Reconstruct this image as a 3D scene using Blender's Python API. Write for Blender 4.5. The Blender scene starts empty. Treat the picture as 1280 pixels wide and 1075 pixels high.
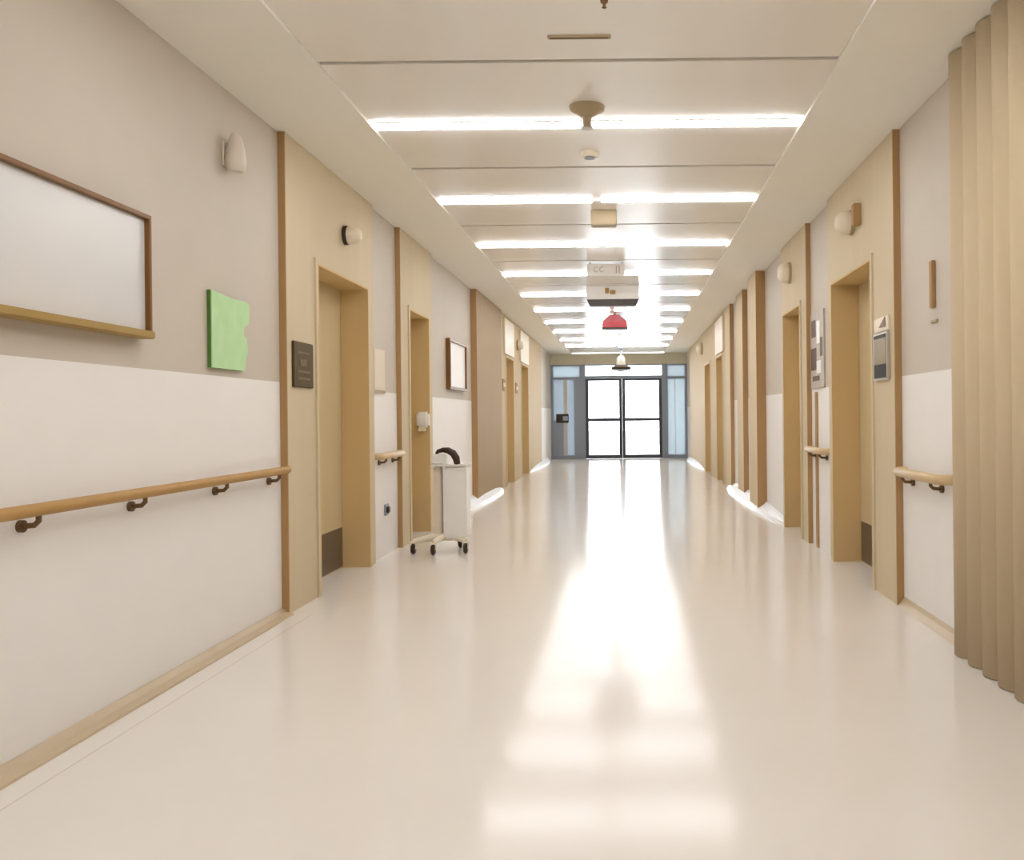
import bpy, bmesh, math, random
from mathutils import Vector, Matrix
random.seed(7)
S = bpy.context.scene
C = S.collection
R = math.radians

# ------------------------------------------------------------------ camera, world, exposure
XL, XR, H = -1.935, 1.565, 2.70          # wall planes and soffit height (metres); the corridor runs along +Y
YB, YE = -5.0, 22.6                      # back of the corridor and the glass doors
CL, CR, HC = -1.39, 0.99, 2.715          # the raised middle of the ceiling
cam_d = bpy.data.cameras.new('camera')
cam_d.sensor_width = 36.0
cam_d.lens = 36.0 * 1100.0 / 1280.0
cam_d.shift_x = -143.0 / 1280.0
cam_d.shift_y = -17.5 / 1280.0
cam_d.clip_start = 0.05
cam = bpy.data.objects.new('camera', cam_d)
C.objects.link(cam)
cam.location = (0, 0, 1.09)
cam.rotation_euler = (R(90), R(0.6), 0)
S.camera = cam

S.view_settings.view_transform = 'Standard'
S.view_settings.look = 'None'
S.view_settings.gamma = 1.0
S.view_settings.use_curve_mapping = False
S.view_settings.exposure = 0.92

W = bpy.data.worlds.new('daylight')
S.world = W
W.use_nodes = True
bg = W.node_tree.nodes['Background']
bg.inputs['Color'].default_value = (0.95, 0.98, 1.0, 1)
bg.inputs['Strength'].default_value = 4.5
LAMP = 13.6                                # emission strength of the ceiling strips
LAMP_COL = (0.985, 1.0, 1.035)


# ------------------------------------------------------------------ materials
def lin(c):
    return tuple(((v / 255) / 12.92 if v / 255 <= 0.04045 else ((v / 255 + 0.055) / 1.055) ** 2.4) for v in c) + (1.0,)


def nodes_of(name):
    m = bpy.data.materials.new(name)
    m.use_nodes = True
    nt = m.node_tree
    return m, nt, nt.nodes['Principled BSDF']


def setin(b, **kw):
    for k, v in kw.items():
        b.inputs[k.replace('_', ' ')].default_value = v


def coords(nt, scale=(1, 1, 1)):
    tc = nt.nodes.new('ShaderNodeNewGeometry')
    mp = nt.nodes.new('ShaderNodeMapping')
    mp.inputs['Scale'].default_value = scale
    nt.links.new(tc.outputs['Position'], mp.inputs['Vector'])
    return mp.outputs['Vector']


def mixcol(nt, fac, a, b):
    mx = nt.nodes.new('ShaderNodeMix')
    mx.data_type = 'RGBA'
    for sock, v in ((mx.inputs[0], fac), (mx.inputs[6], a), (mx.inputs[7], b)):
        if hasattr(v, 'is_linked'):
            nt.links.new(v, sock)
        else:
            sock.default_value = v
    return mx.outputs[2]


def speckle(name, col, col2, scale=(3, 3, 3), rough=0.6, spec=0.3, detail=3, **kw):
    """two close tones mixed by noise in world space"""
    m, nt, b = nodes_of(name)
    n = nt.nodes.new('ShaderNodeTexNoise')
    n.inputs['Scale'].default_value = 1.0
    n.inputs['Detail'].default_value = detail
    nt.links.new(coords(nt, scale), n.inputs['Vector'])
    nt.links.new(mixcol(nt, n.outputs['Fac'], lin(col), lin(col2)), b.inputs['Base Color'])
    setin(b, Roughness=rough, Specular_IOR_Level=spec, **kw)
    return m


def plain(name, col, rough=0.5, metal=0.0, spec=0.4, **kw):
    d = tuple(max(0, v - 6) for v in col)
    m = speckle(name, col, d, (9, 9, 9), rough, spec, Metallic=metal, **kw)
    return m


def emit(name, col, strength):
    m, nt, b = nodes_of(name)
    setin(b, Base_Color=(0.9, 0.9, 0.9, 1), Emission_Color=tuple(col) + (1,), Emission_Strength=strength)
    return m


def wall_paint():
    """beige above, off-white below the dado line at 1.30 m"""
    m, nt, b = nodes_of('dado_painted_wall')
    g = nt.nodes.new('ShaderNodeNewGeometry')
    sx = nt.nodes.new('ShaderNodeSeparateXYZ')
    nt.links.new(g.outputs['Position'], sx.inputs[0])
    st = nt.nodes.new('ShaderNodeMath'); st.operation = 'GREATER_THAN'
    st.inputs[1].default_value = 1.30
    nt.links.new(sx.outputs['Z'], st.inputs[0])
    n = nt.nodes.new('ShaderNodeTexNoise')
    n.inputs['Scale'].default_value = 6
    n.inputs['Detail'].default_value = 5
    nt.links.new(g.outputs['Position'], n.inputs['Vector'])
    up = mixcol(nt, n.outputs['Fac'], lin((204, 194, 179)), lin((199, 188, 173)))
    lo = mixcol(nt, n.outputs['Fac'], lin((241, 237, 232)), lin((237, 232, 227)))
    nt.links.new(mixcol(nt, st.outputs[0], lo, up), b.inputs['Base Color'])
    setin(b, Roughness=0.55, Specular_IOR_Level=0.3)
    return m


def floor_vinyl():
    m, nt, b = nodes_of('polished_floor_vinyl')
    g = nt.nodes.new('ShaderNodeNewGeometry')
    sx = nt.nodes.new('ShaderNodeSeparateXYZ')
    nt.links.new(g.outputs['Position'], sx.inputs[0])
    n = nt.nodes.new('ShaderNodeTexNoise')
    n.inputs['Scale'].default_value = 1.6
    n.inputs['Detail'].default_value = 6
    nt.links.new(g.outputs['Position'], n.inputs['Vector'])
    base = mixcol(nt, n.outputs['Fac'], lin((232, 225, 216)), lin((226, 218, 208)))
    # welded seam of the border strip along the board wall
    d = nt.nodes.new('ShaderNodeMath'); d.operation = 'ADD'; d.inputs[1].default_value = 1.77
    nt.links.new(sx.outputs['X'], d.inputs[0])
    a = nt.nodes.new('ShaderNodeMath'); a.operation = 'ABSOLUTE'
    nt.links.new(d.outputs[0], a.inputs[0])
    lt = nt.nodes.new('ShaderNodeMath'); lt.operation = 'LESS_THAN'; lt.inputs[1].default_value = 0.004
    nt.links.new(a.outputs[0], lt.inputs[0])
    near = nt.nodes.new('ShaderNodeMath'); near.operation = 'LESS_THAN'; near.inputs[1].default_value = 4.9
    nt.links.new(sx.outputs['Y'], near.inputs[0])
    both = nt.nodes.new('ShaderNodeMath'); both.operation = 'MULTIPLY'
    nt.links.new(lt.outputs[0], both.inputs[0]); nt.links.new(near.outputs[0], both.inputs[1])
    nt.links.new(mixcol(nt, both.outputs[0], base, lin((214, 202, 188))), b.inputs['Base Color'])
    setin(b, Roughness=0.135, Specular_IOR_Level=0.28)
    return m


def wood(name, col, col2, rough=0.62, spec=0.18):
    return speckle(name, col, col2, (7, 7, 0.5), rough, spec, 6)


def glass(name, tint):
    m, nt, b = nodes_of(name)
    nt.nodes.remove(b)
    out = nt.nodes['Material Output']
    t = nt.nodes.new('ShaderNodeBsdfTransparent'); t.inputs['Color'].default_value = tint
    gl = nt.nodes.new('ShaderNodeBsdfGlossy'); gl.inputs['Roughness'].default_value = 0.02
    f = nt.nodes.new('ShaderNodeFresnel'); f.inputs['IOR'].default_value = 1.45
    mx = nt.nodes.new('ShaderNodeMixShader')
    nt.links.new(f.outputs[0], mx.inputs[0])
    nt.links.new(t.outputs[0], mx.inputs[1]); nt.links.new(gl.outputs[0], mx.inputs[2])
    nt.links.new(mx.outputs[0], out.inputs[0])
    return m


def frosted(name, col, clear):
    m, nt, b = nodes_of(name)
    nt.nodes.remove(b)
    out = nt.nodes['Material Output']
    n = nt.nodes.new('ShaderNodeTexNoise'); n.inputs['Scale'].default_value = 3
    nt.links.new(coords(nt), n.inputs['Vector'])
    cc = mixcol(nt, n.outputs['Fac'], lin(col), lin(tuple(v - 8 for v in col)))
    tr = nt.nodes.new('ShaderNodeBsdfTranslucent'); nt.links.new(cc, tr.inputs['Color'])
    df = nt.nodes.new('ShaderNodeBsdfDiffuse'); nt.links.new(cc, df.inputs['Color'])
    t = nt.nodes.new('ShaderNodeBsdfTransparent'); t.inputs['Color'].default_value = lin(col)
    m1 = nt.nodes.new('ShaderNodeMixShader'); m1.inputs[0].default_value = 0.55
    nt.links.new(tr.outputs[0], m1.inputs[1]); nt.links.new(df.outputs[0], m1.inputs[2])
    m2 = nt.nodes.new('ShaderNodeMixShader'); m2.inputs[0].default_value = clear
    nt.links.new(m1.outputs[0], m2.inputs[1]); nt.links.new(t.outputs[0], m2.inputs[2])
    nt.links.new(m2.outputs[0], out.inputs[0])
    return m


M = dict(
    wall=wall_paint(),
    floor=floor_vinyl(),
    soffit=speckle('soffit_paint', (247, 243, 233), (244, 240, 229), (2, 2, 2), 0.7, 0.2),
    ceil=speckle('ceiling_panel_lacquer', (243, 239, 231), (240, 235, 227), (2, 2, 2), 0.2, 0.6),
    groove=plain('ceiling_gap_dark', (128, 104, 74), 0.8),
    panel=wood('pale_wood_cladding', (212, 196, 165), (203, 186, 154)),
    panel_taupe=wood('taupe_cladding', (176, 153, 121), (168, 145, 113)),
    panel_far=wood('light_oak_cladding', (204, 183, 146), (194, 172, 134)),
    edge=wood('brown_edge_wood', (182, 146, 102), (170, 134, 90)),
    jamb=wood('golden_jamb_wood', (214, 184, 132), (206, 176, 124)),
    leaf=wood('door_leaf_wood', (206, 186, 146), (198, 177, 136)),
    pilaster=wood('cream_oak_pilaster', (216, 198, 164), (205, 186, 150)),
    kick=plain('brushed_kick_plate', (122, 108, 92), 0.35, 0.6),
    sconce=plain('beige_shade', (228, 216, 200), 0.5),
    cream=plain('cream_plastic', (238, 226, 204), 0.45),
    white=plain('white_plastic', (242, 238, 232), 0.4),
    tan=plain('tan_plastic', (180, 160, 126), 0.5),
    rail=wood('handrail_wood', (184, 146, 88), (172, 132, 74), 0.45),
    railpale=wood('pale_handrail_wood', (214, 188, 146), (204, 176, 134), 0.35),
    bracket=plain('bracket_brown', (112, 84, 52), 0.45, 0.3),
    cove=plain('tan_cove_vinyl', (196, 176, 146), 0.4),
    wedge=plain('wedge_white', (246, 246, 248), 0.35),
    frame=wood('brown_frame_wood', (140, 100, 56), (118, 80, 42), 0.35),
    lip=wood('olive_gilt_wood', (176, 146, 84), (160, 130, 72), 0.4),
    dark=plain('dark_brown_plastic', (58, 42, 28), 0.4),
    black=plain('black_rubber', (38, 32, 28), 0.6),
    plaque=speckle('olive_bronze_plaque', (100, 82, 44), (70, 54, 30), (14, 14, 14), 0.6, 0.25),
    plaque_line=plain('plaque_relief', (110, 92, 52), 0.6),
    silver=plain('silver_frame', (196, 188, 174), 0.35, 0.3),
    screen=plain('grey_screen', (150, 136, 112), 0.2),
    curtain=speckle('tan_pleated_cloth', (210, 191, 160), (202, 182, 150), (6, 6, 2), 0.8, 0.15),
    steel=plain('grey_door_frame', (142, 148, 158), 0.4, 0.2),
    steel_dark=plain('dark_door_frame', (70, 70, 78), 0.4, 0.3),
    header=plain('olive_grey_header', (208, 200, 176), 0.5),
    red=speckle('red_sign_acrylic', (196, 44, 56), (140, 22, 34), (16, 16, 16), 0.3, 0.5),
    pale_green=speckle('green_card', (204, 230, 184), (172, 216, 150), (11, 11, 11), 0.6, 0.2),
    green_edge=plain('green_card_edge', (84, 124, 52), 0.6),
    poster=speckle('grey_poster', (206, 196, 182), (168, 156, 142), (9, 9, 9), 0.5, 0.3),
    poster_dark=plain('poster_dark_ink', (92, 62, 46), 0.5),
    paper=plain('cream_paper', (228, 214, 194), 0.6),
    pinkish=plain('sign_mark_red_grey', (198, 172, 166), 0.5),
    door_glass=glass('clear_door_glass', (0.96, 0.98, 1.0, 1)),
    frost=frosted('frosted_blue_glass', (190, 198, 202), 0.10),
    frost_dark=frosted('smoked_blue_glass', (176, 184, 190), 0.06),
    pavement=speckle('pale_pavement', (222, 224, 226), (210, 212, 216), (1.5, 1.5, 1.5), 0.8, 0.2),
    lamp=emit('lit_light_diffuser', LAMP_COL, LAMP),
    board=None, grey=plain('mid_grey_plastic', (150, 156, 166), 0.4),
)


def board_material():
    m, nt, b = nodes_of('satin_white_board')
    n = nt.nodes.new('ShaderNodeTexNoise'); n.inputs['Scale'].default_value = 1.2
    nt.links.new(coords(nt), n.inputs['Vector'])
    nt.links.new(mixcol(nt, n.outputs['Fac'], lin((226, 222, 216)), lin((206, 205, 206))), b.inputs['Base Color'])
    setin(b, Roughness=0.25, Specular_IOR_Level=0.45)
    return m


M['board'] = board_material()


# ------------------------------------------------------------------ mesh helpers
class MB:
    """collects shapes; build() links them as one mesh object"""

    def __init__(self):
        self.bm = bmesh.new()
        self.smooth = False

    def box(self, x0, x1, y0, y1, z0, z1, bevel=0.0):
        t = bmesh.new()
        bmesh.ops.create_cube(t, size=1.0)
        for v in t.verts:
            v.co = Vector(((x0 + x1) / 2 + v.co.x * abs(x1 - x0), (y0 + y1) / 2 + v.co.y * abs(y1 - y0), (z0 + z1) / 2 + v.co.z * abs(z1 - z0)))
        if bevel:
            bmesh.ops.bevel(t, geom=list(t.edges), offset=bevel, segments=2, affect='EDGES')
        return self._add(t)

    def _add(self, t):
        me = bpy.data.meshes.new('tmp')
        t.to_mesh(me); t.free()
        self.bm.from_mesh(me)
        bpy.data.meshes.remove(me)
        return self

    def cyl(self, a, b, r, r2=None, seg=20, bevel=0.0):
        a, b = Vector(a), Vector(b)
        d = b - a
        t = bmesh.new()
        bmesh.ops.create_cone(t, cap_ends=True, segments=seg, radius1=r, radius2=r if r2 is None else r2, depth=d.length)
        if bevel:
            es = [e for e in t.edges if len(e.link_faces) == 2 and any(len(f.verts) > 4 for f in e.link_faces)]
            bmesh.ops.bevel(t, geom=es, offset=bevel, segments=3, affect='EDGES')
        q = Vector((0, 0, 1)).rotation_difference(d)
        bmesh.ops.transform(t, matrix=Matrix.Translation((a + b) / 2) @ q.to_matrix().to_4x4(), verts=t.verts)
        return self._add(t)

    def lathe(self, prof, origin, axis=(0, 0, 1), seg=24):
        """prof: (radius, height) along the axis"""
        t = bmesh.new()
        q = Vector((0, 0, 1)).rotation_difference(Vector(axis).normalized())
        o = Vector(origin)
        rings = []
        for r, h in prof:
            if r < 1e-5:
                rings.append([t.verts.new(o + q @ Vector((0, 0, h)))])
            else:
                rings.append([t.verts.new(o + q @ Vector((r * math.cos(2 * math.pi * k / seg), r * math.sin(2 * math.pi * k / seg), h))) for k in range(seg)])
        for A, B in zip(rings, rings[1:]):
            for k in range(seg):
                k2 = (k + 1) % seg
                vs = [A[k % len(A)], A[k2 % len(A)], B[k2 % len(B)], B[k % len(B)]]
                u = []
                for v in vs:
                    if v not in u:
                        u.append(v)
                if len(u) > 2:
                    t.faces.new(u)
        for end in (rings[0], rings[-1]):
            if len(end) > 2:
                t.faces.new(end)
        bmesh.ops.recalc_face_normals(t, faces=t.faces)
        return self._add(t)

    def prism(self, pts, d):
        """polygon pts (3-D, planar) pushed along d"""
        t = bmesh.new()
        d = Vector(d)
        A = [t.verts.new(p) for p in pts]
        B = [t.verts.new(Vector(p) + d) for p in pts]
        t.faces.new(A); t.faces.new(B)
        n = len(pts)
        for k in range(n):
            t.faces.new([A[k], A[(k + 1) % n], B[(k + 1) % n], B[k]])
        bmesh.ops.recalc_face_normals(t, faces=t.faces)
        return self._add(t)

    def tube(self, pts, radii, seg=14):
        """round tube along a polyline"""
        t = bmesh.new()
        pts = [Vector(p) for p in pts]
        if not hasattr(radii, '__len__'):
            radii = [radii] * len(pts)
        rings = []
        for i, p in enumerate(pts):
            d = (pts[min(i + 1, len(pts) - 1)] - pts[max(i - 1, 0)]).normalized()
            u = d.orthogonal() if i == 0 else (u - d * u.dot(d))
            u.normalize()
            w = d.cross(u)
            rings.append([t.verts.new(p + (u * math.cos(2 * math.pi * k / seg) + w * math.sin(2 * math.pi * k / seg)) * radii[i]) for k in range(seg)])
        for A, B in zip(rings, rings[1:]):
            for k in range(seg):
                t.faces.new([A[k], A[(k + 1) % seg], B[(k + 1) % seg], B[k]])
        t.faces.new(rings[0]); t.faces.new(rings[-1])
        bmesh.ops.recalc_face_normals(t, faces=t.faces)
        return self._add(t)

    def build(self, name, mat, parent=None, smooth=False):
        me = bpy.data.meshes.new(name)
        self.bm.to_mesh(me); self.bm.free()
        me.materials.append(mat)
        if smooth:
            for p in me.polygons:
                p.use_smooth = True
            try:
                me.set_sharp_from_angle(angle=R(40))
            except Exception:
                pass
        o = bpy.data.objects.new(name, me)
        C.objects.link(o)
        if parent:
            o.parent = parent
            o.matrix_parent_inverse = Matrix.Translation(-root_loc(parent))
        return o


def root_loc(o):
    v = Vector(o.location)
    if o.parent:
        v = Vector(o.get('at', (0, 0, 0)))
    return v


def thing(name, label, cat, loc, group=None):
    o = bpy.data.objects.new(name, None)
    C.objects.link(o)
    o.empty_display_size = 0.1
    o.location = loc
    o['label'] = label; o['category'] = cat
    if group:
        o['group'] = group
    return o


def tag(o, label, cat, group=None):
    o['label'] = label; o['category'] = cat
    if group:
        o['group'] = group
    return o


def struct(o):
    o['kind'] = 'structure'
    return o


def struct_empty(name, loc):
    o = bpy.data.objects.new(name, None)
    C.objects.link(o); o.location = loc
    return struct(o)


def sub(parent, mb, name, mat, smooth=False, label=None):
    """a part (or a sub-part) built in world coordinates"""
    o = mb.build(name, mat, None, smooth)
    o.parent = parent
    top = parent
    loc = Vector((0, 0, 0))
    while top:
        loc += Vector(top.location); top = top.parent
    o.location = -loc                      # mesh data stay in world coordinates
    o.parent = parent
    if label:
        o['label'] = label
    return o


# ------------------------------------------------------------------ sides of the corridor
class Side:
    """u = distance out of the wall into the corridor"""

    def __init__(self, s):
        self.s = s
        self.x = XL if s < 0 else XR

    def X(self, u):
        return self.x - self.s * u

    def box(self, mb, u0, u1, y0, y1, z0, z1, bevel=0.0):
        a, b = self.X(u0), self.X(u1)
        return mb.box(min(a, b), max(a, b), y0, y1, z0, z1, bevel)

    def inward(self):
        return Vector((-self.s, 0, 0))


LS, RS = Side(-1), Side(1)
DOORS_L = [(5.41, 6.47), (7.71, 8.46), (13.9, 14.8), (15.95, 17.0)]
DOORS_R = [(5.45, 6.50), (7.68, 8.50), (13.9, 14.8), (15.95, 17.0)]
DH = 2.05

# ------------------------------------------------------------------ floor, walls, ceiling
m = MB(); m.box(XL - 0.4, XR + 0.4, YB - 0.2, YE + 0.1, -0.15, 0.0)
struct(m.build('floor', M['floor']))

for side, doors, nm in ((LS, DOORS_L, 'wall_left'), (RS, DOORS_R, 'wall_right')):
    m = MB()
    y = YB
    for a, b in doors:
        side.box(m, -0.32, 0, y, a, 0, H)
        side.box(m, -0.32, 0, a, b, DH, H)
        y = b
    side.box(m, -0.32, 0, y, YE + 0.1, 0, H)
    struct(m.build(nm, M['wall']))
m = MB(); m.box(XL - 0.4, XR + 0.4, YB - 0.2, YB, 0, H + 0.1)
struct(m.build('wall_back', M['wall']))

ceiling = struct_empty('ceiling', (0, 8, H))
for x0, x1 in ((XL - 0.35, CL), (CR, XR + 0.35)):
    m = MB(); m.box(x0, x1, YB, YE + 0.1, H, H + 0.15)
    sub(ceiling, m, 'soffit', M['soffit'])
m = MB(); m.box(CL - 0.1, CR + 0.1, YB, YE + 0.1, HC + 0.03, HC + 0.13)
sub(ceiling, m, 'backing', M['groove'])
P0, PP = 4.02, 1.715
k0 = math.floor((YB - P0) / PP)
for k in range(k0, 11):
    a, b = P0 + k * PP + 0.016, P0 + (k + 1) * PP - 0.016
    a, b = max(a, YB), min(b, YE + 0.1)
    m = MB(); m.box(CL, CR, a, b, HC, HC + 0.03, 0.003)
    sub(ceiling, m, 'ceiling_panel', M['ceil'])


# ------------------------------------------------------------------ wood cladding round the doors (trim), with brown edges
trim_n = [0]


def cladding(side, y0, y1, door, mat, t=0.036, edge=True, ztop=H):
    trim_n[0] += 1
    root = struct_empty('trim_%d' % trim_n[0], (side.X(0), (y0 + y1) / 2, 0))
    e = 0.012 if edge else 0.0
    m = MB()
    doors = door if isinstance(door, list) else ([door] if door else [])
    y = y0 + e
    for a, b in doors:
        side.box(m, 0, t, y, a, 0, ztop)
        side.box(m, 0, t, a, b, DH, ztop)
        y = b
    side.box(m, 0, t, y, y1, 0, ztop)
    sub(root, m, 'cladding', mat)
    if edge:
        m = MB(); side.box(m, 0, t + 0.003, y0, y0 + e, 0, ztop)
        sub(root, m, 'edge_strip', M['edge'])
    return root


cladding(LS, 4.916, 6.63, DOORS_L[0], M['panel'])
cladding(LS, 7.416, 8.62, DOORS_L[1], M['panel'])
cladding(LS, 11.0, 13.2, None, M['panel_taupe'], 0.07)
cladding(LS, 13.2, 19.7, DOORS_L[2:], M['panel_far'], 0.036, False)
cladding(RS, 4.99, 6.63, DOORS_R[0], M['panel'])
cladding(RS, 7.42, 8.62, DOORS_R[1], M['panel'])
cladding(RS, 13.45, 21.2, DOORS_R[2:], M['panel_far'], 0.036, False)

door_n = [0]


def door(side, a, b, leaf_u=-0.155, transom=False):
    """recessed door: lining, casing, leaf, kick plate"""
    door_n[0] += 1
    t = 0.036
    root = struct_empty('door_%d' % door_n[0], (side.X(leaf_u), (a + b) / 2, 0))
    L = 0.014
    m = MB()
    side.box(m, leaf_u - 0.04, t + 0.012, a, a + L, 0, DH)
    side.box(m, leaf_u - 0.04, t + 0.012, b - L, b, 0, DH)
    side.box(m, leaf_u - 0.04, t + 0.012, a + L, b - L, DH - L, DH)
    sub(root, m, 'jamb', M['jamb'])
    m = MB()
    side.box(m, t, t + 0.012, a - 0.03, a, 0, DH + 0.03)
    side.box(m, t, t + 0.012, b, b + 0.03, 0, DH + 0.03)
    side.box(m, t, t + 0.012, a, b, DH, DH + 0.03)
    sub(root, m, 'casing', M['panel'])
    m = MB()
    side.box(m, leaf_u - 0.04, leaf_u, a + L + 0.003, b - L - 0.003, 0.006, DH - L - 0.003)
    leaf = sub(root, m, 'door_leaf', M['leaf'])
    m = MB()
    side.box(m, leaf_u, leaf_u + 0.004, a + L + 0.02, b - L - 0.02, 0.015, 0.30)
    sub(leaf, m, 'kick_plate', M['kick'])
    if transom:
        m = MB(); side.box(m, t, t + 0.03, a - 0.25, b - 0.02, DH + 0.035, H - 0.06, 0.004)
        sub(root, m, 'transom_panel', M['cream'])


for i, (a, b) in enumerate(DOORS_L):
    door(LS, a, b, transom=i > 1)
for i, (a, b) in enumerate(DOORS_R):
    door(RS, a, b, transom=i == 2)

# baseboards, and low white wedges at the foot of the far walls
m = MB()
m.prism([(XL, YB, 0), (XL + 0.07, YB, 0), (XL + 0.067, YB, 0.008), (XL + 0.025, YB, 0.016), (XL + 0.008, YB, 0.036), (XL, YB, 0.036)], (0, 4.915 - YB, 0))
struct(m.build('baseboard_left', M['cove']))
m = MB(); m.prism([(XR, 4.1, 0), (XR - 0.04, 4.1, 0), (XR - 0.012, 4.1, 0.03), (XR, 4.1, 0.05)], (0, 0.885, 0))
struct(m.build('baseboard_right', M['cove']))


def foot_wedge(side, y0, y1, d, h, name):  # low white wedge along the wall foot, tapering towards both ends
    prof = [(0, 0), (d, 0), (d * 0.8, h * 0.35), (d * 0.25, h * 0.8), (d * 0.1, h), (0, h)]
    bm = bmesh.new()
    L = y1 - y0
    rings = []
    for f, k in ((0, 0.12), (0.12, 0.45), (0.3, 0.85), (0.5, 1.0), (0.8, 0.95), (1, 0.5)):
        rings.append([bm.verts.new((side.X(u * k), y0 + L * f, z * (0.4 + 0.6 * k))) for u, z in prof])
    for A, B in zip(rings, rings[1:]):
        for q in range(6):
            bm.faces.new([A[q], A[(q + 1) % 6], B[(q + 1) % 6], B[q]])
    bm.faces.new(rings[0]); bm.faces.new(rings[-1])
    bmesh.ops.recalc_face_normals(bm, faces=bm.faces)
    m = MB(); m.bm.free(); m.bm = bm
    struct(m.build(name, M['wedge']))


foot_wedge(LS, 9.9, 13.15, 0.19, 0.13, 'wedge_left_white')
foot_wedge(LS, 17.1, 21.5, 0.15, 0.12, 'wedge_left_far')
foot_wedge(RS, 8.64, 13.1, 0.17, 0.13, 'wedge_right_white')
foot_wedge(RS, 17.2, 21.8, 0.15, 0.12, 'wedge_right_far')
# brown joint between the wall guards beside the poster
m = MB(); RS.box(m, 0, 0.012, 7.18, 7.25, 0.0, 1.27)
struct(m.build('trim_20', M['edge']))

# ------------------------------------------------------------------ pilasters on the curtain wall
for k, (a, b) in enumerate(((9.85, 10.5), (11.3, 11.95), (12.75, 13.4))):
    pu = (0.10, 0.06, 0.05)[k]
    root = struct_empty('trim_%d' % (21 + k), (XR, a, 0))
    m = MB(); RS.box(m, 0, pu, a + 0.012, b, 0, H, 0.006)
    sub(root, m, 'pilaster', M['pilaster'])
    m = MB(); RS.box(m, 0, pu + 0.004, a, a + 0.012, 0, H)
    sub(root, m, 'edge_strip', M['edge'])

# ------------------------------------------------------------------ glass doors at the end of the corridor
Y = YE
m = MB(); m.box(XL, XR, Y - 0.06, Y + 0.1, 2.42, H)
struct(m.build('trim_30', M['header']))
m = MB(); m.box(XL, XR, Y - 0.12, Y + 0.02, 2.66, H)
# side posts
posts = MB()
for x in (-1.09, 0.96):
    posts.box(x - 0.045, x + 0.045, Y - 0.05, Y + 0.07, 0, 2.42)
posts.box(-1.045, 0.915, Y - 0.05, Y + 0.07, 2.05, 2.13)
posts.box(-1.045, 0.915, Y - 0.03, Y + 0.07, 2.39, 2.42)
struct(posts.build('trim_31', M['steel']))
m.bm.free()
# transom lights: window_1 in the middle, window_2 and window_3 above the side lights
w = struct_empty('window_1', (-0.07, Y, 2.25))
m = MB(); m.box(-1.045, 0.915, Y, Y + 0.008, 2.13, 2.39); sub(w, m, 'pane', M['door_glass'])
for nm, x0, x1, mat in (('window_2', XL, -1.135, 'frost'), ('window_3', 1.005, XR, 'frost')):
    w = struct_empty(nm, ((x0 + x1) / 2, Y, 1.2))
    m = MB()
    m.box(x0, x0 + 0.06, Y - 0.03, Y + 0.05, 0, 2.42)
    m.box(x1 - 0.06, x1, Y - 0.03, Y + 0.05, 0, 2.42)
    for z0, z1 in ((0, 0.09), (2.04, 2.10), (2.38, 2.42)):
        m.box(x0 + 0.06, x1 - 0.06, Y - 0.03, Y + 0.05, z0, z1)
    if nm == 'window_2':
        m.box(x1 - 0.20, x1 - 0.06, Y - 0.02, Y + 0.04, 0.09, 2.04)
    sub(w, m, 'window_frame', M['steel'])
    m = MB(); m.box(x0 + 0.06, x1 - 0.06, Y + 0.005, Y + 0.013, 0.09, 2.04); sub(w, m, 'pane', M['frost'] if nm == 'window_3' else M['frost_dark'])
    m = MB(); m.box(x0 + 0.06, x1 - 0.06, Y + 0.005, Y + 0.013, 2.10, 2.38); sub(w, m, 'transom_pane', M['frost'])
    if nm == 'window_3':
        m = MB(); m.box(x0 + 0.24, x0 + 0.255, Y - 0.01, Y + 0.004, 0.09, 2.04); sub(w, m, 'glazing_bar', M['silver'])
    else:
        m = MB(); m.box(x0 + 0.33, x0 + 0.42, Y - 0.012, Y + 0.003, 0.09, 2.04); sub(w, m, 'glazing_bar', M['silver'])
        m = MB(); m.box(x0 + 0.06, x0 + 0.32, Y - 0.008, Y + 0.003, 0.09, 1.0); sub(w, m, 'kick_panel', M['grey'])
ent = struct_empty('door_9', (-0.07, Y, 0))
for x0, x1 in ((-1.046, -0.106), (-0.104, 0.916)):
    m = MB()
    fw = 0.08
    m.box(x0, x0 + fw, Y - 0.02, Y + 0.03, 0.003, 2.05)
    m.box(x1 - fw, x1, Y - 0.02, Y + 0.03, 0.003, 2.05)
    m.box(x0 + fw, x1 - fw, Y - 0.02, Y + 0.03, 0.003, 0.10)
    m.box(x0 + fw, x1 - fw, Y - 0.02, Y + 0.03, 2.00, 2.05)
    m.box(x0 + fw, x1 - fw, Y - 0.02, Y + 0.03, 0.96, 1.04)
    lf = sub(ent, m, 'leaf_frame', M['steel_dark'])
    for z0, z1 in ((0.10, 0.96), (1.04, 2.01)):
        m = MB(); m.box(x0 + fw, x1 - fw, Y, Y + 0.008, z0, z1); sub(lf, m, 'pane', M['door_glass'])
    xm = x1 - 0.012 if x0 < -0.5 else x0 + 0.012
    m = MB(); m.cyl((xm, Y - 0.05, 0.72), (xm, Y - 0.05, 1.2), 0.012)
    for z in (0.78, 1.14):
        m.cyl((xm, Y - 0.05, z), (xm, Y - 0.019, z), 0.009)
    sub(lf, m, 'pull_handle', M['steel_dark'])
t = thing('intercom', 'dark box on the frosted side light beside the far glass doors', 'intercom', (-1.64, Y - 0.05, 1.03))
m = MB(); m.box(-1.80, -1.48, Y - 0.06, Y - 0.012, 0.93, 1.16, 0.012); sub(t, m, 'housing', M['dark'])
m = MB(); m.box(-1.63, -1.50, Y - 0.066, Y - 0.06, 0.99, 1.10, 0.002); sub(t, m, 'keypad', M['grey'])

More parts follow.
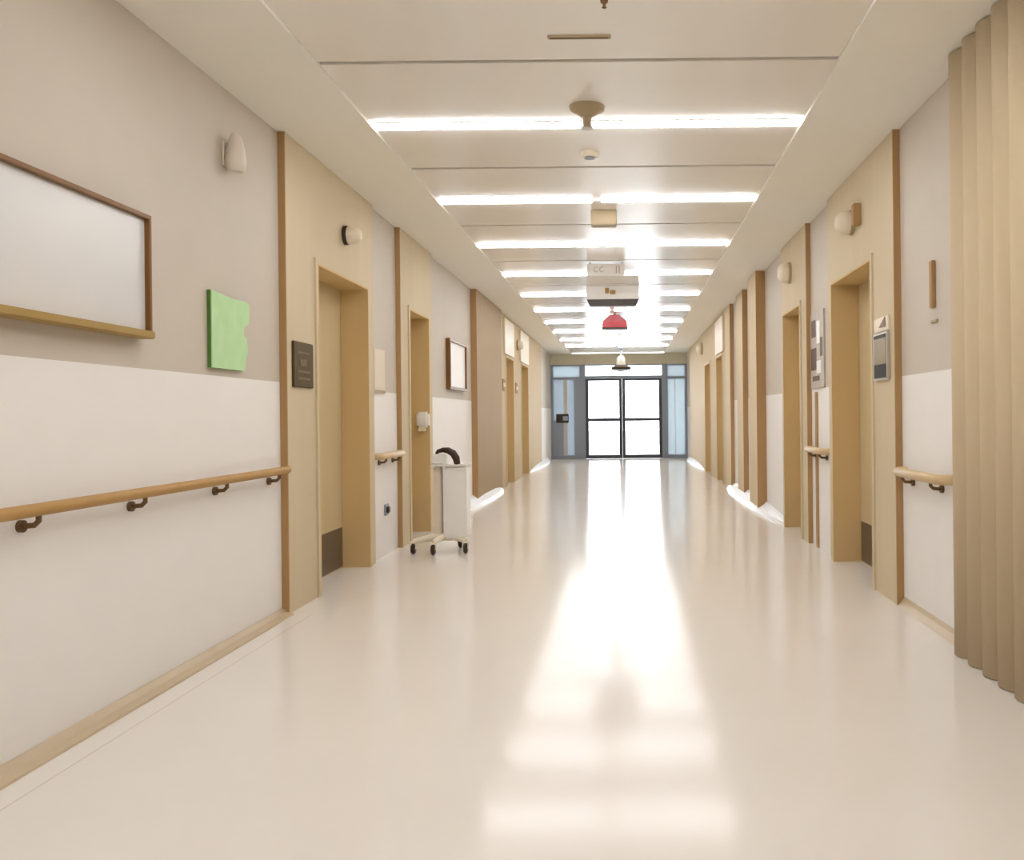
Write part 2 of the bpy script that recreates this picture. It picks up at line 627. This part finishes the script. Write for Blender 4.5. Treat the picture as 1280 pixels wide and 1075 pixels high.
# outside
m = MB(); m.box(-14, 14, YE + 0.1, YE + 40, -0.16, -0.01)
struct(m.build('pavement', M['pavement']))
m = MB(); m.box(-9, 9, YE + 12, YE + 12.3, -0.01, 0.5, 0.02)
struct(m.build('trim_32', M['pavement']))

# ------------------------------------------------------------------ ceiling light strips
ORD = ['first', 'second', 'third', 'fourth', 'fifth', 'sixth', 'seventh', 'eighth', 'ninth', 'tenth']
LY = 4.877
GX = -0.205


def strip(y, half, label):
    x0, x1 = (CL + 0.006, GX - 0.03) if half == 0 else (GX + 0.03, CR - 0.006)
    t = thing('ceiling_light', label, 'light', ((x0 + x1) / 2, y, HC), 'light strips across the ceiling')
    m = MB(); m.box(x0, x1, y - 0.044, y + 0.044, HC - 0.006, HC, 0.002); sub(t, m, 'housing', M['white'])
    m = MB(); m.box(x0 + 0.004, x1 - 0.004, y - 0.04, y + 0.04, HC - 0.016, HC - 0.006, 0.004); sub(t, m, 'diffuser', M['lamp'])


for k in range(-5, 10):
    y = LY + k * PP
    for half, wh in ((0, 'board wall half'), (1, 'curtain wall half')):
        if k >= 0:
            lab = 'white light strip, %s of the %s lit row along the ceiling' % (wh, ORD[k])
        else:
            lab = 'white light strip out of view over the camera, %s, %s row back' % (wh, ORD[-k - 1])
        strip(y, half, lab)

# ------------------------------------------------------------------ things on the ceiling
t = thing('ceiling_sprinkler', 'cream sprinkler hanging from a round flange at the first light row', 'sprinkler', (-0.19, 4.62, HC))
m = MB(); m.lathe([(0, 0), (0.095, 0), (0.09, -0.02), (0.05, -0.04), (0.032, -0.05), (0, -0.05)], (-0.19, 4.62, HC)); sub(t, m, 'flange', M['tan'], True)
m = MB(); m.cyl((-0.19, 4.62, HC - 0.05), (-0.19, 4.62, HC - 0.11), 0.026, 0.02); sub(t, m, 'stem', M['tan'], True)
m = MB(); m.lathe([(0, 0), (0.032, 0), (0.032, -0.006), (0, -0.012)], (-0.19, 4.62, HC - 0.11)); sub(t, m, 'deflector', M['silver'], True)
t = thing('ceiling_vent', 'thin tan slot vent in the plain ceiling panel before the first dark groove', 'vent', (-0.185, 3.76, HC))
m = MB(); m.box(-0.32, -0.05, 3.745, 3.775, HC - 0.008, HC, 0.002); sub(t, m, 'frame', M['tan'])
m = MB(); m.box(-0.31, -0.06, 3.754, 3.766, HC - 0.0095, HC - 0.008); sub(t, m, 'slot', M['bracket'])
m = MB(); m.lathe([(0, 0), (0.016, 0), (0.014, -0.008), (0.006, -0.014), (0.006, -0.026), (0.01, -0.028), (0, -0.031)], (-0.07, 3.44, HC))
tag(m.build('ceiling_nozzle', M['bracket'], None, True), 'tiny brown nozzle in the ceiling at the top of the view', 'sprinkler')
t = thing('smoke_detector', 'small pale disc detector with dark slots, just past the first light row', 'detector', (-0.21, 5.42, HC))
m = MB(); m.lathe([(0, 0), (0.06, 0), (0.058, -0.018), (0.045, -0.03), (0, -0.032)], (-0.21, 5.42, HC)); sub(t, m, 'body', M['cream'], True)
m = MB(); m.cyl((-0.21, 5.42, HC - 0.038), (-0.21, 5.42, HC - 0.032), 0.032); sub(t, m, 'sensor', M['grey'], True)
t = thing('ceiling_speaker', 'tan square box under the ceiling just past the second light row', 'speaker', (-0.165, 7.0, HC))
m = MB(); m.box(-0.265, -0.06, 6.92, 7.06, HC - 0.115, HC, 0.008); sub(t, m, 'housing', M['tan'])
m = MB()
for q in range(5):
    m.box(-0.25 + q * 0.036, -0.226 + q * 0.036, 6.916, 6.92, HC - 0.095, HC - 0.02)
sub(t, m, 'grille', M['tan'])
# white sign with faint marks
t = thing('hanging_sign', 'white sign with faint reddish marks hung past the third light row', 'sign', (-0.2, 9.3, HC))
m = MB(); m.box(-0.40, 0.0, 9.29, 9.32, 2.58, 2.70, 0.004); sub(t, m, 'sign_plate', M['white'])
for x in (-0.37, -0.03):
    m = MB(); m.cyl((x, 9.305, 2.70), (x, 9.305, HC), 0.006); sub(t, m, 'rod', M['grey'])
for cx in (-0.30, -0.24):
    m = MB()
    pts = [(cx + 0.026 * math.cos(R(a)), 9.289, 2.64 + 0.026 * math.sin(R(a))) for a in range(60, 301, 20)]
    m.tube(pts, 0.004, 6); sub(t, m, 'marking', M['pinkish'])
for cx in (-0.09, -0.06):
    m = MB(); m.box(cx - 0.006, cx + 0.006, 9.286, 9.29, 2.60, 2.68); sub(t, m, 'marking', M['pinkish'])
# white sign with the dark lower rail
t = thing('hanging_sign', 'wide white sign with a dark brown lower rail above the red sign', 'sign', (-0.16, 11.0, HC))
m = MB(); m.box(-0.485, 0.175, 10.97, 11.03, 2.545, HC, 0.003); sub(t, m, 'sign_box', M['white'])
m = MB(); m.prism([(-0.48, 10.95, 2.545), (0.17, 10.95, 2.545), (0.13, 10.95, 2.46), (-0.44, 10.95, 2.46)], (0, 0.1, 0)); sub(t, m, 'lower_rail', M['dark'])
m = MB(); m.box(-0.25, -0.20, 10.966, 10.97, 2.62, 2.69); sub(t, m, 'marking', M['rail'])
m = MB(); m.box(-0.19, -0.12, 10.966, 10.97, 2.61, 2.66); sub(t, m, 'marking', M['rail'])
# red sign
t = thing('hanging_sign', 'red trapezoid sign with black base hanging mid corridor', 'sign', (-0.17, 14.0, HC))
m = MB(); m.prism([(-0.365, 13.95, 2.50), (0.025, 13.95, 2.50), (0.02, 13.95, 2.60), (-0.10, 13.95, 2.70), (-0.24, 13.95, 2.70), (-0.36, 13.95, 2.60)], (0, 0.12, 0)); sub(t, m, 'red_body', M['red'])
m = MB(); m.box(-0.37, 0.03, 13.94, 14.08, 2.465, 2.50, 0.006); sub(t, m, 'base_rim', M['dark'])
m = MB(); m.cyl((-0.17, 14.01, 2.70), (-0.17, 14.01, HC), 0.02); sub(t, m, 'rod', M['dark'])
# pendant before the glass doors
t = thing('pendant_lamp', 'grey pendant with a dark disc hanging before the far glass doors', 'lamp', (-0.11, 20.5, HC))
m = MB(); m.lathe([(0, 0), (0.09, 0), (0.09, -0.05), (0.02, -0.09), (0, -0.09)], (-0.11, 20.5, HC)); sub(t, m, 'canopy', M['grey'], True)
m = MB(); m.cyl((-0.11, 20.5, HC - 0.09), (-0.11, 20.5, 2.5), 0.02); sub(t, m, 'rod', M['grey'], True)
m = MB(); m.lathe([(0, 2.5), (0.06, 2.5), (0.10, 2.44), (0.11, 2.28), (0, 2.28)], (-0.11, 20.5, 0)); sub(t, m, 'shade', M['silver'], True)
m = MB(); m.lathe([(0, 2.28), (0.12, 2.28), (0.24, 2.22), (0.22, 2.17), (0.08, 2.13), (0, 2.13)], (-0.11, 20.5, 0)); sub(t, m, 'disc', M['dark'], True)

# ------------------------------------------------------------------ board wall things
t = thing('white_board', 'large white board in a brown wooden frame above the handrail', 'board', (XL, 2.7, 1.65))
m = MB(); y0, y1, z0, z1 = 1.9, 3.5, 1.415, 1.905
fw, fd = 0.018, 0.055
LS.box(m, 0.0, fd, y0, y1, z1 - fw, z1, 0.002)
LS.box(m, 0.0, fd, y1 - fw, y1, z0 + 0.03, z1 - fw, 0.002)
LS.box(m, 0.0, fd, y0, y0 + fw, z0 + 0.03, z1 - fw, 0.002)
sub(t, m, 'frame', M['frame'])
m = MB(); LS.box(m, 0.0, fd + 0.012, y0, y1, z0, z0 + 0.03, 0.004); sub(t, m, 'lower_ledge', M['lip'])
m = MB(); LS.box(m, 0.0, 0.035, y0 + fw, y1 - fw, z0 + 0.03, z1 - fw); sub(t, m, 'board_panel', M['board'])

t = thing('green_notice', 'pale green card with a notched edge on the beige wall', 'notice', (XL, 4.27, 1.5))
pts = [(4.07, 1.335), (4.42, 1.335), (4.43, 1.40), (4.455, 1.43), (4.44, 1.50), (4.405, 1.515), (4.415, 1.555), (4.47, 1.58), (4.475, 1.675), (4.43, 1.685), (4.30, 1.68), (4.07, 1.695)]
m = MB(); m.prism([(XL + 0.018, a, b) for a, b in pts], (0.006, 0, 0)); sub(t, m, 'card', M['pale_green'])
m = MB(); m.prism([(XL, a, b) for a, b in pts], (0.018, 0, 0)); sub(t, m, 'backing', M['green_edge'])

t = thing('wall_sconce', 'white teardrop wall lamp high beside the green card', 'lamp', (XL, 4.27, 2.38))
m = MB(); LS.box(m, 0.0, 0.008, 4.24, 4.30, 2.32, 2.44, 0.003); sub(t, m, 'back_plate', M['cream'])
m = MB(); m.lathe([(0, -0.095), (0.034, -0.09), (0.047, -0.07), (0.05, -0.04), (0.043, 0.02), (0.03, 0.07), (0.017, 0.095), (0, 0.10)], (XL + 0.052, 4.27, 2.385)); sub(t, m, 'shade', M['sconce'], True)


def handrail(side, y0, y1, z, label, brackets, mat, ends=True, r=0.02, back=False):
    t = thing('handrail', label, 'handrail', (side.X(0), (y0 + y1) / 2, z))
    u = 0.062
    m = MB()
    p = []
    if ends:
        p += [(side.X(0.0), y0 + 0.001, z), (side.X(0.03), y0 + 0.001, z), (side.X(0.052), y0 + 0.008, z), (side.X(u), y0 + 0.03, z)]
    else:
        p += [(side.X(u), y0, z)]
    if ends:
        p += [(side.X(u), y1 - 0.03, z), (side.X(0.052), y1 - 0.008, z), (side.X(0.03), y1 - 0.001, z), (side.X(0.0), y1 - 0.001, z)]
    else:
        p += [(side.X(u), y1, z)]
    m.tube(p, r, 14); sub(t, m, 'rail', mat, True)
    for y in brackets:
        m = MB()
        m.tube([(side.X(u), y, z - r * 0.6), (side.X(u), y, z - 0.036), (side.X(u - 0.014), y, z - 0.05), (side.X(0.012), y, z - 0.053)], 0.009, 10)
        m.cyl((side.X(0.0), y, z - 0.053), (side.X(0.014), y, z - 0.053), 0.02, seg=16)
        sub(t, m, 'bracket', M['bracket'], True)
    return t


handrail(LS, -1.0, 4.86, 0.812, 'long wooden handrail on brown brackets below the white board', (0.35, 0.95, 1.6, 2.2, 2.80, 3.42, 4.12, 4.74), M['rail'], False, 0.021)
handrail(LS, 6.72, 7.38, 0.80, 'short pale handrail between the two doors of the board wall', (6.85, 7.25), M['railpale'], True, 0.026)
handrail(RS, 4.24, 4.92, 0.765, 'short pale handrail beside the pleated curtain', (4.36, 4.80), M['railpale'], True, 0.026)
handrail(RS, 6.74, 7.36, 0.80, 'short pale handrail under the grey poster', (6.86, 7.24), M['railpale'], True, 0.026)

t = thing('wall_plaque', 'dark olive plaque beside the kick plated door of the board wall', 'sign', (XL + 0.036, 5.15, 1.4))
m = MB(); LS.box(m, 0.036, 0.05, 5.0, 5.31, 1.275, 1.54, 0.004); sub(t, m, 'plate', M['plaque'])
m = MB()
for z in (1.32, 1.36, 1.47):
    LS.box(m, 0.05, 0.052, 5.05, 5.25, z, z + 0.014)
LS.box(m, 0.05, 0.052, 5.09, 5.2, 1.40, 1.44)
sub(t, m, 'relief', M['plaque_line'])


def dome_lamp(side, y, z, r, label, dark, base_u=0.036):
    t = thing('dome_lamp', label, 'lamp', (side.X(base_u), y, z))
    ax = side.inward()
    m = MB(); m.lathe([(0, 0), (r, 0), (r, 0.022), (r * 0.96, 0.026), (0, 0.026)], (side.X(base_u), y, z), ax)
    sub(t, m, 'base', M['dark'] if dark else M['tan'], True)
    m = MB(); m.lathe([(r * 0.9, 0.026), (r * 0.92, 0.05), (r * 0.8, 0.085), (r * 0.5, 0.11), (0, 0.118)], (side.X(base_u), y, z), ax)
    sub(t, m, 'dome', M['cream'], True)


dome_lamp(LS, 5.97, 2.335, 0.065, 'cream dome lamp on dark base above the first board wall door', True)
dome_lamp(RS, 5.9, 2.37, 0.085, 'cream dome lamp above the door nearest the pleated curtain', False)
m = MB(); RS.box(m, 0.036, 0.085, 5.68, 5.74, 2.31, 2.45, 0.004)
tag(m.build('wall_bracket', M['edge']), 'small brown block beside the dome lamp nearest the curtain', 'bracket')
dome_lamp(RS, 8.15, 2.40, 0.10, 'cream dome lamp above the second curtain wall door', False)
dome_lamp(LS, 15.4, 2.35, 0.09, 'cream dome lamp between the two far board wall doors', False)
dome_lamp(RS, 17.6, 2.42, 0.12, 'cream dome lamp past the last door of the curtain wall', False)

t = thing('notice_board', 'pale notice with thin brown edge above the short board wall handrail', 'notice', (XL, 6.86, 1.44))
m = MB()
LS.box(m, 0, 0.016, 6.70, 6.72, 1.29, 1.63); LS.box(m, 0, 0.016, 6.72, 7.02, 1.29, 1.31)
sub(t, m, 'edge', M['tan'])
m = MB(); LS.box(m, 0, 0.012, 6.72, 7.02, 1.31, 1.63); sub(t, m, 'sheet', M['paper'])
t = thing('wall_outlet', 'small dark outlet low on the wall under the short handrail', 'outlet', (XL, 7.06, 0.36))
m = MB(); LS.box(m, 0, 0.01, 7.0, 7.11, 0.315, 0.405, 0.003); sub(t, m, 'plate', M['grey'])
m = MB(); LS.box(m, 0.01, 0.03, 7.03, 7.08, 0.335, 0.385, 0.004); sub(t, m, 'plug', M['dark'])

t = thing('framed_picture', 'white picture in deep brown frame above the white cart', 'picture', (XL, 10.0, 1.67))
m = MB(); y0, y1, z0, z1 = 9.46, 10.45, 1.40, 1.95
LS.box(m, 0, 0.05, y0, y0 + 0.03, z0, z1); LS.box(m, 0, 0.05, y1 - 0.03, y1, z0, z1)
LS.box(m, 0, 0.05, y0 + 0.03, y1 - 0.03, z0, z0 + 0.03); LS.box(m, 0, 0.05, y0 + 0.03, y1 - 0.03, z1 - 0.03, z1)
sub(t, m, 'frame', M['frame'])
m = MB(); LS.box(m, 0, 0.03, y0 + 0.03, y1 - 0.03, z0 + 0.03, z1 - 0.03); sub(t, m, 'picture_panel', M['white'])

t = thing('soap_dispenser', 'small white dispenser on the jamb of the second board wall door', 'dispenser', (-1.94, 8.44, 1.07))
m = MB(); m.box(-2.0, -1.885, 8.36, 8.446, 1.0, 1.15, 0.02); sub(t, m, 'body', M['white'], True)
m = MB(); m.box(-1.975, -1.91, 8.33, 8.40, 0.965, 1.0, 0.008); sub(t, m, 'nozzle', M['cream'], True)

for y, lab in ((13.62, 'brown sign plate before the third board wall door'), (15.2, 'brown sign plate between the two far board wall doors')):
    t = thing('door_sign', lab, 'sign', (XL + 0.036, y, 1.6))
    m = MB(); LS.box(m, 0.036, 0.052, y - 0.13, y + 0.13, 1.50, 1.68, 0.003); sub(t, m, 'plate', M['edge'])
    m = MB(); LS.box(m, 0.052, 0.054, y - 0.1, y + 0.1, 1.56, 1.62); sub(t, m, 'insert', M['paper'])

# ------------------------------------------------------------------ rolling cart by the board wall
t = thing('rolling_cart', 'white rolling cart with dark curved handle beside the second board wall door', 'cart', (-1.5, 7.1, 0))
WH = [(-1.72, 7.06), (-1.545, 6.99), (-1.30, 7.06), (-1.40, 7.38)]
for i, (x, y) in enumerate(WH):
    m = MB(); m.cyl((x - 0.016, y, 0.042), (x + 0.016, y, 0.042), 0.042, seg=20, bevel=0.008)
    c = sub(t, m, 'caster', M['dark'], True)
    m = MB(); m.box(x - 0.024, x - 0.018, y - 0.02, y + 0.02, 0.04, 0.095); m.box(x + 0.018, x + 0.024, y - 0.02, y + 0.02, 0.04, 0.095)
    m.box(x - 0.024, x + 0.024, y - 0.022, y + 0.022, 0.088, 0.10)
    sub(c, m, 'fork', M['cream'])
m = MB()
hub = (-1.46, 7.14)
for x, y in WH:
    p = [(x, y, 0.10)]
    for q in (0.25, 0.5, 0.75, 1.0):
        p.append((x + (hub[0] - x) * q, y + (hub[1] - y) * q, 0.10 + 0.035 * math.sin(q * math.pi / 2)))
    m.tube(p, [0.02, 0.024, 0.027, 0.03, 0.034], 12)
m.cyl((hub[0], hub[1], 0.10), (hub[0], hub[1], 0.165), 0.06, 0.045)
sub(t, m, 'base', M['cream'], True)
m = MB(); m.box(-1.475, -1.29, 7.06, 7.26, 0.12, 0.70, 0.012); sub(t, m, 'cabinet', M['white'], True)
m = MB(); m.box(-1.565, -1.50, 7.10, 7.18, 0.12, 0.70, 0.01); sub(t, m, 'post', M['paper'])
m = MB(); m.box(-1.575, -1.28, 7.05, 7.27, 0.70, 0.715, 0.004); sub(t, m, 'tray', M['white'])
m = MB(); m.box(-1.57, -1.46, 7.06, 7.2, 0.715, 0.80, 0.012); sub(t, m, 'supply_box', M['white'], True)
m = MB()
m.tube([(-1.535, 7.09, 0.80), (-1.52, 7.09, 0.822), (-1.48, 7.09, 0.832), (-1.44, 7.09, 0.828), (-1.40, 7.09, 0.805), (-1.375, 7.09, 0.765), (-1.365, 7.09, 0.715)], [0.012, 0.016, 0.02, 0.026, 0.03, 0.03, 0.024], 14)
sub(t, m, 'handle', M['dark'], True)

# ------------------------------------------------------------------ curtain wall things
# pleated curtain: front wavy sheet with thickness, hung from a track
t = thing('pleated_curtain', 'tall tan pleated curtain hanging floor to ceiling', 'curtain', (XR, 3.0, 0))
bm = bmesh.new()
ya, yb = 0.9, 4.06
N = 420
cols = []
for i in range(N + 1):
    y = ya + (yb - ya) * i / N
    ph = 2 * math.pi * y / 0.155 + 0.6 * math.sin(2.1 * y)
    w = 2.0 * abs(math.sin(ph / 2)) - 1.0        # rounded folds with sharp valleys
    x = 1.482 - 0.018 * w
    if i > N - 8:
        x += (XR - 0.012 - x) * ((i - (N - 8)) / 8.0) ** 2
    cols.append((x, y))
V = []
for x, y in cols:
    V.append([bm.verts.new((x, y, z)) for z in (0.004, 1.3, H - 0.004)])
for A, B in zip(V, V[1:]):
    for j in range(2):
        bm.faces.new([A[j], B[j], B[j + 1], A[j + 1]])
m = MB(); m.bm.free(); m.bm = bm
bmesh.ops.recalc_face_normals(bm, faces=bm.faces)
cur = sub(t, m, 'cloth', M['curtain'], True)
sol = cur.modifiers.new('thickness', 'SOLIDIFY'); sol.thickness = 0.004; sol.offset = 0
m = MB(); RS.box(m, 0.02, 0.05, ya, yb - 0.05, H - 0.025, H - 0.002); sub(t, m, 'track', M['tan'])

t = thing('wall_plaque', 'framed grey screen plaque with dark lower band beside the curtain wall door', 'sign', (XR - 0.036, 5.22, 1.43))
m = MB(); RS.box(m, 0.036, 0.054, 5.085, 5.375, 1.285, 1.57, 0.004); sub(t, m, 'plate', M['silver'])
m = MB(); RS.box(m, 0.054, 0.057, 5.115, 5.345, 1.38, 1.535); sub(t, m, 'screen', M['screen'])
m = MB(); RS.box(m, 0.054, 0.058, 5.115, 5.345, 1.30, 1.38); sub(t, m, 'dark_band', M['black'])
m = MB(); RS.box(m, 0.054, 0.058, 5.115, 5.345, 1.535, 1.555); sub(t, m, 'dark_band', M['black'])
m = MB(); RS.box(m, 0.036, 0.048, 5.085, 5.375, 1.575, 1.66, 0.003); hd = sub(t, m, 'header', M['cream'])
m = MB(); m.prism([(RS.X(0.048), 5.13, 1.595), (RS.X(0.048), 5.26, 1.60), (RS.X(0.048), 5.14, 1.655)], (-0.004, 0, 0)); sub(hd, m, 'arrow_mark', M['bracket'])

t = thing('wall_gauge', 'slim brown vertical strip above a small mark beside the curtain', 'gauge', (XR, 4.45, 1.74))
m = MB(); RS.box(m, 0, 0.02, 4.43, 4.475, 1.62, 1.86, 0.004); sub(t, m, 'strip', M['edge'])
m = MB(); RS.box(m, 0, 0.01, 4.40, 4.49, 1.545, 1.56, 0.002); sub(t, m, 'foot', M['tan'])

t = thing('poster', 'grey poster with dark patches between the two curtain wall doors', 'poster', (XR, 7.15, 1.65))
m = MB(); RS.box(m, 0, 0.014, 6.90, 7.38, 1.30, 1.92, 0.002); sub(t, m, 'sheet', M['poster'])
for a, b, c, d in ((7.16, 7.36, 1.45, 1.63), (7.05, 7.3, 1.36, 1.40), (7.18, 7.34, 1.72, 1.86), (6.94, 7.02, 1.55, 1.70)):
    m = MB(); RS.box(m, 0.014, 0.016, a, b, c, d); sub(t, m, 'print', M['poster_dark'])
for a, b, c, d in ((7.0, 7.15, 1.42, 1.52), (7.03, 7.14, 1.66, 1.84)):
    m = MB(); RS.box(m, 0.014, 0.016, a, b, c, d); sub(t, m, 'picture_area', M['white'])
